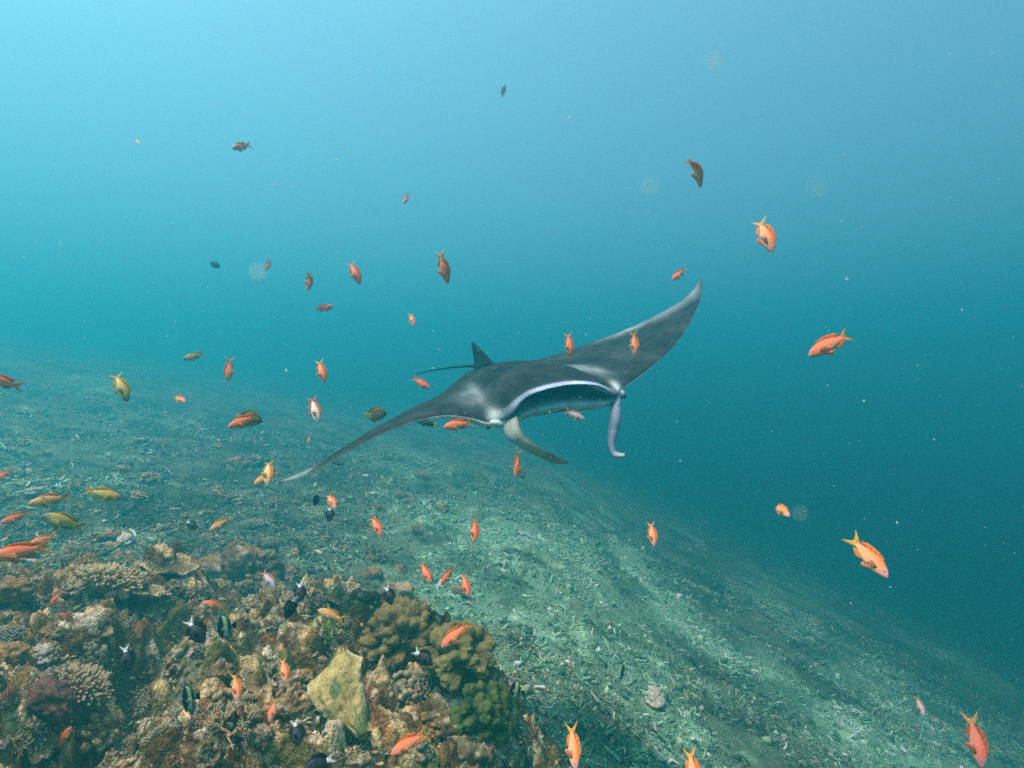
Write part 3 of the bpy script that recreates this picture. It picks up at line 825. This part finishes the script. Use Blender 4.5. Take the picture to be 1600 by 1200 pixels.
def t_rock(seed, base, enc):
    v, f = ico(5); d = v.copy(); r = 1 + .42 * fbm(d * 1.2 + seed * 3.3, 3, seed) - .30 * np.abs(fbm(d * 3.0 + seed, 3, seed + 4)) + .10 * fbm(d * 9, 3, seed + 7)
    v = d * r[:, None]; v[:, 2] *= .75
    n1 = smooth((fbm(v * 2.2 + 5, 4, seed + 11) + .1) / .5)[:, None]; n2 = smooth((fbm(v * 5 + 2, 3, seed + 15) - .25) / .3)[:, None]
    c = base * (1 - n1) + enc * n1; c = c * (1 - n2) + np.array([.52, .47, .38]) * n2
    return v, f, c

def t_lobes(seed, col, tipc, nl=34, amp=.42, sub=5):
    r = np.random.default_rng(seed); v, f = ico(sub); S = r.normal(0, 1, (nl, 3)); S[:, 2] = np.abs(S[:, 2]) * .9; S /= np.linalg.norm(S, axis=1)[:, None]
    dist = np.linalg.norm(v[:, None] - S[None], axis=2).min(1); wd = 1.9 / math.sqrt(nl)
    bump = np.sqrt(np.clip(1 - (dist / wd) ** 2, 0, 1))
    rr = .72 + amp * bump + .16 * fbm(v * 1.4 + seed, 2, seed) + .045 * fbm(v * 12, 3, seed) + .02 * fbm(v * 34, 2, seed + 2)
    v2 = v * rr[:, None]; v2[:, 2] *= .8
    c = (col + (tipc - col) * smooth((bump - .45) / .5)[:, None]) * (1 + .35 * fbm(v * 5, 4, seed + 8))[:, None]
    return v2, f, c

def t_knobs(seed, col, tipc, n=48):
    r = np.random.default_rng(seed); parts = []; iv, jf = ico(1); cv, cf = ico(3)
    parts.append((cv * (.68 + .06 * fbm(cv * 3, 2, seed))[:, None] * np.array([1, 1, .8]), cf, col * .8))
    for k in range(n):
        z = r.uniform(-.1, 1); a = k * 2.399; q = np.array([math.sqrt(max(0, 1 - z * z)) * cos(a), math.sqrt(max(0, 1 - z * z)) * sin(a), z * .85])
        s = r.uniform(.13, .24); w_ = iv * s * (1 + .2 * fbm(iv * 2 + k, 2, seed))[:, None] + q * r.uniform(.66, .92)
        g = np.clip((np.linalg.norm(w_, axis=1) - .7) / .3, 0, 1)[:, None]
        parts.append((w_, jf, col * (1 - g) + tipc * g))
    return join(parts)

def t_fingers(seed, col, tipc, n=150, flat=.45):
    r = np.random.default_rng(seed); parts = []; cv, cf = ico(3)
    parts.append((cv * np.array([.8, .8, flat * .7]), cf, col * .7))
    for k in range(n):
        f = math.sqrt((k + .5) / n); a = k * 2.399 + r.normal(0, .1); p = np.array([f * .82 * cos(a), f * .82 * sin(a), flat * .6 * math.sqrt(max(0, 1 - f * f))])
        d = np.array([cos(a) * f * .9, sin(a) * f * .9, 1.1 - .6 * f]) + r.normal(0, .16, 3); d /= np.linalg.norm(d); h = r.uniform(.16, .34)
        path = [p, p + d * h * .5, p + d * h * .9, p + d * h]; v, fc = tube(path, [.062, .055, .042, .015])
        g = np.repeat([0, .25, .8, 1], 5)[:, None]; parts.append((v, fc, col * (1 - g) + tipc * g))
    return join(parts)

def t_stag(seed, col, tipc):
    r = np.random.default_rng(seed); parts = []
    def grow(p, d, rad, lvl):
        h = r.uniform(.28, .5) * (.82 ** lvl); d2 = d + r.normal(0, .18, 3); d2 /= np.linalg.norm(d2); q = p + (d + d2) * .5 * h
        v, fc = tube([p, p + d * h * .5, q], [rad, rad * .85, rad * (.7 if lvl < 3 else .3)])
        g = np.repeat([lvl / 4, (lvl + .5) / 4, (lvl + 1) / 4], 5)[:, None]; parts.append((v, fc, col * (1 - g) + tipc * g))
        if lvl < 3:
            for _ in range(r.integers(2, 4)):
                e = d2 + r.normal(0, .62, 3); e[2] += .25; e /= np.linalg.norm(e); grow(q, e, rad * .72, lvl + 1)
    for k in range(7):
        a = k * .9 + r.normal(0, .2); grow(np.array([.12 * cos(a), .12 * sin(a), -.1]), np.array([.6 * cos(a), .6 * sin(a), .8]), .075, 0)
    return join(parts)

def t_plate(seed, col, tipc):
    r = np.random.default_rng(seed); nr, na = 9, 40; V, C = [], []
    for side in (0, 1):
        for i in range(nr):
            f = i / (nr - 1)
            for j in range(na):
                a = 2 * pi * j / na; e = 1 + .16 * sin(3 * a + seed) + .09 * sin(7 * a + 2 * seed) + .05 * r.normal(); q = f * (e if i == nr - 1 else 1 + (e - 1) * f)
                z = .22 * f * f + .05 * sin(5 * a + seed) * f - side * (.09 * (1 - f) ** .5 + .02 + .5 * (1 - f) ** 3); V.append((q * cos(a), q * sin(a), z)); C.append(col * (1 - f ** 4) + tipc * f ** 4)
    Fs = []; o = nr * na
    for i in range(nr - 1):
        for j in range(na):
            a = i * na + j; b = i * na + (j + 1) % na; Fs += [(a, a + na, b + na), (a, b + na, b), (o + a, o + b + na, o + a + na), (o + a, o + b, o + b + na)]
    for j in range(na):
        a = (nr - 1) * na + j; b = (nr - 1) * na + (j + 1) % na; Fs += [(a, o + a, o + b), (a, o + b, b)]
    parts = [(np.array(V), np.array(Fs), np.array(C))]
    for k in range(170):
        f = math.sqrt((k + .5) / 170) * .98; a = k * 2.399; p = np.array([f * cos(a), f * sin(a), .22 * f * f + .05 * sin(5 * a + seed) * f - .02]); d = np.array([cos(a) * .5 * f, sin(a) * .5 * f, 1]) + r.normal(0, .15, 3)
        v, fc = tube([p, p + d * .06, p + d * .1], [.035, .028, .008]); parts.append((v, fc, (col + (tipc - col) * (.35 + .65 * f ** 3))))
    return join(parts)

def t_plume(seed, col):
    r = np.random.default_rng(seed); parts = []
    for k in range(11):
        a = r.uniform(0, 2 * pi); ln = r.uniform(.7, 1.25); lean = r.uniform(.15, .55)
        pts = [np.array([cos(a) * lean * t * t * ln, sin(a) * lean * t * t * ln, ln * t]) for t in np.linspace(0, 1, 6)]
        v, fc = tube(pts, [.016, .014, .012, .010, .007, .004], 4); parts.append((v, fc, col))
        for q in range(22):
            t = .2 + .8 * q / 22; p = np.array([cos(a) * lean * t * t * ln, sin(a) * lean * t * t * ln, ln * t]); b = a + (1.5 if q % 2 else -1.5) + r.normal(0, .3)
            e = p + np.array([cos(b), sin(b), .9]) * r.uniform(.08, .2) * (1.15 - t * .6); v, fc = tube([p, (p + e) / 2 + [0, 0, -.01], e], [.006, .005, .003], 3); parts.append((v, fc, col * 1.1))
    return join(parts)

def t_leaf(seed, col, tipc):
    """ruffled upright leaf: narrow foot, broad lobed blade, drooping skirt"""
    nu, nv = 80, 50; V, C = [], []
    for side in (0, 1):
        for i in range(nu):
            s = i / (nu - 1)
            wd = .10 + .32 * smooth(s / .45) + .045 * sin(s * 9 + 1) * smooth(s / .3) - .30 * smooth((s - .72) / .28)
            for j in range(nv):
                q = j / (nv - 1) * 2 - 1
                x = q * wd + .20 * sin(s * 3.0) - .10 * s; y = -(s - .4) * 1.6
                ruf = .085 * sin(q * 9 + s * 7) * abs(q) ** 1.5 + .05 * sin(s * 17 + q * 3) * abs(q) ** 2
                z = .03 * abs(sin(q * 7 + 1.5 * sin(s * 4))) + .22 * sin(s * 2.9) - .30 * smooth((s - .6) / .4) - .20 * q * q + ruf + .05 * q - side * (.05 + .03 * (1 - abs(q)))
                y += .02 * sin(q * 11 + seed) * smooth((s - .85) / .15) * 2
                V.append((x, y, z)); k = smooth((abs(q) - .75) / .25); g = .88 + .12 * sin(q * 46 + 2.5 * sin(s * 5))
                C.append((col * (1 - k) + tipc * k) * (.5 + .5 * g))
    V = np.array(V); V += .028 * np.stack([fbm(V * 3, 3, seed + i) for i in range(3)], 1); V[:, 2] += .022 * fbm(V * 11, 3, seed + 9); C = np.array(C) * (1 + .18 * fbm(V * 5, 4, seed + 20))[:, None] * (1 - .5 * smooth((fbm(V * 16, 2, 77) - .55) / .2))[:, None]
    Fs = []; o = nu * nv
    for i in range(nu - 1):
        for j in range(nv - 1):
            a = i * nv + j; Fs += [(a, a + nv, a + nv + 1), (a, a + nv + 1, a + 1), (o + a, o + a + nv + 1, o + a + nv), (o + a, o + a + 1, o + a + nv + 1)]
    rim = list(range(nv)) + [i * nv + nv - 1 for i in range(1, nu)] + [(nu - 1) * nv + j for j in range(nv - 2, -1, -1)] + [i * nv for i in range(nu - 2, 0, -1)]
    for a, b in zip(rim, rim[1:] + rim[:1]): Fs += [(a, o + b, o + a), (a, b, o + b)]
    return V, np.array(Fs), np.clip(np.array(C), 0, 1)

A_ = lambda *c: np.array(c, float)
def cm(name, t, mat=None, shade=True): return mesh_of(name, t[0], t[1], np.clip(t[2] * np.array([.85, .78, .74]), .01, .85), mat or M_CORAL, shade)
def ground_normal(x, y, e=.12):
    n = Vector((gz1(x - e, y) - gz1(x + e, y), gz1(x, y - e) - gz1(x, y + e), 2 * e)); return n.normalized()

def plant(name, mesh, px, py, dpx, label, cat, group=None, yaw=None, sink=.15, stretch=(1, 1, 1), align=.6, tilt=None):
    p = hit(px, py); r = dpx / 2 / F * p.y
    n = Vector((0, 0, 1)).lerp(ground_normal(p.x, p.y), align).normalized()
    q = n.to_track_quat('Z', 'Y'); M = q.to_matrix().to_4x4() @ Matrix.Rotation(random.uniform(0, 2 * pi) if yaw is None else R(yaw), 4, 'Z')
    if tilt: M = Matrix.Rotation(R(tilt[0]), 4, 'X') @ Matrix.Rotation(R(tilt[1]), 4, 'Y') @ M
    o = add(name, mesh); o.matrix_world = Matrix.Translation(p + n * r * (.25 - sink)) @ M @ Matrix.Diagonal((r * stretch[0], r * stretch[1], r * stretch[2], 1))
    return tag(o, label, cat, group)

def build_reef():
    brown = A_(.17, .105, .045); ochre = A_(.33, .21, .08); cream = A_(.60, .47, .27); pinkish = A_(.30, .18, .095); grey = A_(.20, .17, .10); olive = A_(.20, .19, .055)
    rocks = [cm('coral_rock', t_rock(k, b, e)) for k, (b, e) in enumerate([(brown, ochre), (grey, pinkish), (brown * .8, cream * .7), (ochre, pinkish), (grey, cream * .8), (brown, olive)])]  # cream encrustation also paints sunlit highlights into the rock colour
    knobs = [cm('knobbly_coral', t_knobs(k, b, e)) for k, (b, e) in enumerate([(ochre, cream), (pinkish, A_(.56, .42, .25)), (brown, ochre * 1.4), (grey, A_(.5, .45, .30))])]
    fing = [cm('finger_coral', t_fingers(k, b, e)) for k, (b, e) in enumerate([(ochre * .9, cream * 1.1), (brown, A_(.5, .42, .26)), (grey, A_(.46, .44, .36)), (pinkish, A_(.62, .48, .30))])]
    stag = [cm('staghorn_coral', t_stag(k, b, e)) for k, (b, e) in enumerate([(ochre, A_(.6, .5, .3)), (grey * .8, A_(.46, .45, .36)), (A_(.10, .17, .04), A_(.30, .42, .12))])]
    plate = [cm('table_coral', t_plate(k, b, e)) for k, (b, e) in enumerate([(brown, cream), (grey, A_(.5, .48, .38)), (ochre, A_(.6, .5, .32))])]
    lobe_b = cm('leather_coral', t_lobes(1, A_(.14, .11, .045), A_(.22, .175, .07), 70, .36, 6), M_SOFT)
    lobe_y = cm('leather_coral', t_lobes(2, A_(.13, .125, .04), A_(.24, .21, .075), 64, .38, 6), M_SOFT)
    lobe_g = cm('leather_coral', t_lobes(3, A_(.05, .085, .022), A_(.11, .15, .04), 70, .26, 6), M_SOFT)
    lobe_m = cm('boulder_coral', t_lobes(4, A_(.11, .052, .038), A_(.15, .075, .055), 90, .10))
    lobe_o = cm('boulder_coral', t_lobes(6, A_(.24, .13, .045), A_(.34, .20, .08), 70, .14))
    pale = cm('coral_rock', t_rock(9, A_(.62, .56, .46), A_(.72, .68, .60)))
    leaf = cm('leaf_coral', t_leaf(3, A_(.54, .43, .17), A_(.66, .57, .32)), M_SOFT)
    plume = [cm('feather_hydroid', t_plume(k, A_(.13, .12, .06))) for k in (1, 2)]
    S = [
     ('leaf_coral', leaf, 548, 1150, 165, 'ruffled yellow leaf coral standing out on the reef front', dict(yaw=30, sink=-.5, align=.0, tilt=(48, 0), stretch=(1.15, 1.05, .8))),
     ('leather_coral', lobe_b, 628, 1015, 120, 'brown lumpy soft coral on the reef crest', dict(sink=-.1)),
     ('leather_coral', lobe_y, 716, 1055, 120, 'yellow olive lumpy soft coral on the right shoulder of the reef', dict(sink=-.2, stretch=(1, 1, 1.05))),
     ('leather_coral', lobe_g, 748, 1135, 120, 'dark green soft coral hanging on the reef right flank', dict(sink=-.1, stretch=(.9, .9, 1.2))),
     ('finger_coral', fing[2], 668, 1080, 72, 'grey bushy finger coral between the soft corals', dict(sink=-.1)),
     ('staghorn_coral', stag[2], 505, 1012, 62, 'small bright green branching coral above the yellow leaf coral', dict(sink=-.1)),
     ('table_coral', plate[0], 262, 905, 70, 'round table coral with pale rim behind the dark cleft', dict(sink=-.3)),
     ('finger_coral', fing[0], 168, 930, 96, 'cream finger coral catching the light on the left crest', dict(sink=-.15)),
     ('table_coral', plate[2], 215, 945, 62, 'cream plate coral overhanging the dark cleft', dict(sink=-.35)),
     ('boulder_coral', lobe_m, 50, 1118, 104, 'dark maroon brown boulder coral in the lower left', dict(sink=-.2, stretch=(1.1, 1, .8))),
     ('coral_rock', pale, 58, 1038, 46, 'bright whitish dead coral lump at the far left', dict(sink=-.2)),
     ('boulder_coral', lobe_o, 10, 1040, 66, 'orange brown boulder coral at the left edge', dict(sink=-.1)),
     ('finger_coral', fing[3], 118, 1090, 84, 'russet cream finger coral above the maroon boulder coral', dict(sink=-.2)),
     ('knobbly_coral', knobs[0], 138, 1160, 66, 'sunlit cream knobbly coral right of the maroon boulder coral', dict(sink=-.2)),
     ('coral_rock', rocks[4], 622, 950, 74, 'pale topped rock on the crest left of the brown soft coral', dict(sink=-.1)),
     ('coral_rock', rocks[2], 560, 958, 66, 'cream streaked rock behind the green branching coral', dict(sink=-.1)),
     ('coral_rock', rocks[0], 380, 905, 110, 'broad brown rock beside the dark cleft', dict(sink=.05)),
     ('feather_hydroid', plume[0], 470, 880, 70, 'taller wispy brown feather plumes behind the crest', dict(sink=.1, align=.2)),
     ('feather_hydroid', plume[1], 432, 872, 54, 'shorter wispy brown feather plumes behind the crest', dict(sink=.1, align=.2)),
     ('coral_rock', pale, 195, 848, 32, 'small white coral piece on the upper left reef', dict(sink=-.1, stretch=(1.4, .7, .6))),
     ('coral_rock', pale, 56, 775, 36, 'long pale coral slab on the left slope', dict(sink=-.1, stretch=(1.5, .7, .5))),
     ('coral_rock', pale, 1022, 1092, 38, 'flat white stone on the right slope', dict(sink=.05, stretch=(1.5, .8, .4))),
     ('leather_coral', lobe_g, 655, 1202, 88, 'flat dull green soft coral at the bottom edge', dict(sink=.1, stretch=(1.2, 1, .5))),
     ('knobbly_coral', knobs[3], 630, 1085, 60, 'whitish knobbly coral right of the yellow leaf coral', dict(sink=-.05)),
     ('knobbly_coral', knobs[1], 590, 1045, 56, 'russet knobbly coral below the brown soft coral', dict(sink=0)),
     ('coral_rock', rocks[5], 700, 1130, 100, 'mossy rock under the yellow olive soft coral', dict(sink=.1)),
     ('coral_rock', rocks[1], 745, 1190, 110, 'brown rock at the foot of the green soft coral', dict(sink=.1)),
     ('staghorn_coral', stag[0], 350, 1160, 84, 'spiky tan staghorn coral in the lower left rubble', dict(sink=-.05)),
     ('boulder_coral', lobe_o, 20, 935, 58, 'tan mound coral near the left edge', dict(sink=-.1)),
    ]
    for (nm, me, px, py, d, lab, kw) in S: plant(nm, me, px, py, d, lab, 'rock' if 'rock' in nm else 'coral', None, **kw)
    fam = [('coral_rock', rocks, 'rock', ['brown rock', 'grey and tan rock', 'brown and cream rock', 'ochre rock', 'grey rock', 'mossy rock'], 'coral rocks'),
           ('knobbly_coral', knobs, 'coral', ['ochre knobbly coral', 'russet knobbly coral', 'brown knobbly coral', 'grey knobbly coral'], 'knobbly corals'),
           ('finger_coral', fing, 'coral', ['cream finger coral', 'brown finger coral', 'grey finger coral', 'russet finger coral'], 'finger corals'),
           ('staghorn_coral', stag[:2], 'coral', ['tan staghorn coral', 'grey staghorn coral'], 'staghorn corals'),
           ('table_coral', plate, 'coral', ['brown table coral', 'grey table coral', 'ochre table coral'], 'table corals')]
    MARKS = [(545, 1100, 'yellow leaf coral'), (628, 1005, 'brown lumpy soft coral'), (716, 1045, 'yellow olive soft coral'), (748, 1130, 'dark green soft coral'),
             (50, 1115, 'maroon boulder coral'), (58, 1038, 'white dead coral lump'), (168, 925, 'cream crest finger coral'), (262, 905, 'pale-rimmed table coral'),
             (505, 1010, 'bright green branching coral'), (350, 1155, 'spiky tan staghorn coral'), (380, 905, 'broad brown rock'), (655, 1198, 'flat green soft coral'),
             (20, 935, 'tan mound coral'), (240, 1090, 'shaded end of the cleft')]
    FARM = [(437, 752, 'low wing tip'), (55, 772, 'long pale slab'), (195, 846, 'small white coral piece'), (470, 860, 'wispy feather plumes'), (697, 898, 'three red anthias'), (600, 700, 'middle of the low wing'), (160, 772, 'olive fish')]
    placed = []
    def note(o, what, d, px, py, marks, where):
        mx, my, nm = min(marks, key=lambda q: math.hypot(px - q[0], py - q[1])); dx, dy = px - mx, py - my
        if abs(dx) > abs(dy) * 1.2: rel = 'right of' if dx > 0 else 'left of'
        else: rel = 'in front of' if dy > 0 else 'behind'
        size = 'tiny' if d < 26 else 'small' if d < 42 else 'medium'
        placed.append((size + ' ' + what + ' ' + rel + ' the ' + nm + where, math.hypot(dx, dy), o))
    pr = [.46, .11, .13, .22, .08]
    r = np.random.default_rng(5); n = 0; tries = 0
    while n < 290 and tries < 800:
        tries += 1
        px, py = r.uniform(-30, 830), r.uniform(850, 1260)
        top = np.interp(px, [0, 200, 420, 560, 700, 770, 820], [855, 850, 880, 940, 965, 1060, 1190])
        if py < top: continue
        # keep the dark cleft and the leaf coral clear
        dd = 1e9
        for (ax, ay), (bx, by) in zip([(372, 955), (250, 1015), (175, 1120)], [(250, 1015), (175, 1120), (140, 1210)]):
            t = np.clip(((px - ax) * (bx - ax) + (py - ay) * (by - ay)) / ((bx - ax) ** 2 + (by - ay) ** 2), 0, 1); dd = min(dd, math.hypot(px - ax - t * (bx - ax), py - ay - t * (by - ay)))
        if dd < (40 if px < np.interp(py, [955, 1015, 1120, 1210], [372, 250, 175, 140]) else 22) or math.hypot(px - 548, py - 1110) < 80: continue
        k = r.choice(5, p=pr); nm, ms, cat, what, grp = fam[k]
        d = r.uniform(20, 58) * (.75 + .35 * smooth((py - 900) / 300)) * (1.15 if k == 4 else 1); v = r.integers(0, len(ms))
        o = plant(nm, ms[v], px, py, d, None, cat, grp + ' of the near reef', sink=r.uniform(-.15, .15), stretch=(1, r.uniform(.75, 1.25), r.uniform(.75, 1.2)), align=.8)
        note(o, what[v], d, px, py, MARKS, ''); n += 1
    # scattered rocks and small corals on the slope beyond
    n = 0
    while n < 60:
        px, py = r.uniform(0, 720), r.uniform(690, 930)
        if py > np.interp(px, [0, 200, 420, 560, 700], [850, 845, 875, 930, 960]) or py < 660 + .1 * px: continue
        k = r.choice([0, 0, 0, 1, 2, 3]); nm, ms, cat, what, grp = fam[k]; v = r.integers(0, len(ms)); d = r.uniform(12, 34)
        o = plant(nm, ms[v], px, py, d, None, cat, grp + ' on the far slope', sink=r.uniform(0, .2), stretch=(1, r.uniform(.7, 1.3), r.uniform(.6, 1)))
        note(o, what[v], d, px, py, FARM, ', on the slope'); n += 1
    ORD = ['nearest', 'second nearest', 'third nearest', 'fourth nearest', 'fifth nearest', 'sixth nearest', 'seventh nearest', 'eighth nearest', 'ninth nearest', 'tenth nearest', 'eleventh nearest', 'twelfth nearest']
    by = {}
    for lab, ds, o in placed: by.setdefault(lab, []).append((ds, o))
    for lab, q in by.items():
        q.sort(key=lambda e: e[0])
        for i, (ds, o) in enumerate(q): o['label'] = lab if len(q) == 1 else ORD[min(i, 11)] + ' ' + lab
build_reef()

# ------------------------------------------------------------------ particles drifting in the water
def build_snow():
    v = np.array([(1, 0, 0), (-1, 0, 0), (0, 1, 0), (0, -1, 0), (0, 0, 1), (0, 0, -1)], float)
    f = np.array([(0, 2, 4), (2, 1, 4), (1, 3, 4), (3, 0, 4), (2, 0, 5), (1, 2, 5), (3, 1, 5), (0, 3, 5)])
    n = 5000; Y = .3 + 2.6 * rng.random(n) ** .7; x = (rng.random(n) * 2.2 - 1.1) * Y * .95; z = (rng.random(n) * 1.5 - .65) * Y * .95
    keep = z > gz(x, Y) + .05; x, Y, z = x[keep], Y[keep], z[keep]; n = len(x)
    r = rng.lognormal(np.log(.00036), .5, n)
    near = [(1115, 97, .030, .00026), (1016, 291, .028, .00019), (404, 427, .030, .00024), (1276, 292, .024, .00013), (1250, 803, .034, .00017), (838, 829, .05, .0001), (1095, 815, .034, .00008), (578, 108, .09, .00018), (428, 289, .10, .0002)]
    C = [np.stack([x, Y, z], 1)]; C.append(np.array([at(a, b, c) for a, b, c, _ in near])); r = np.concatenate([r, [q[3] for q in near]]); C = np.vstack(C)
    el = rng.uniform(.6, 1.4, (len(C), 1, 3))
    V = (v[None] * el * r[:, None, None] + C[:, None, :]).reshape(-1, 3); Fs = (f[None] + (np.arange(len(C)) * 6)[:, None, None]).reshape(-1, 3)
    o = add('drifting_plankton', mesh_of('drifting_plankton', V, Fs, np.tile([.9, .88, .76], (len(V), 1)), M_SNOW)); tag(o, 'pale specks of plankton drifting in the water', 'plankton', kind='stuff')
build_snow()
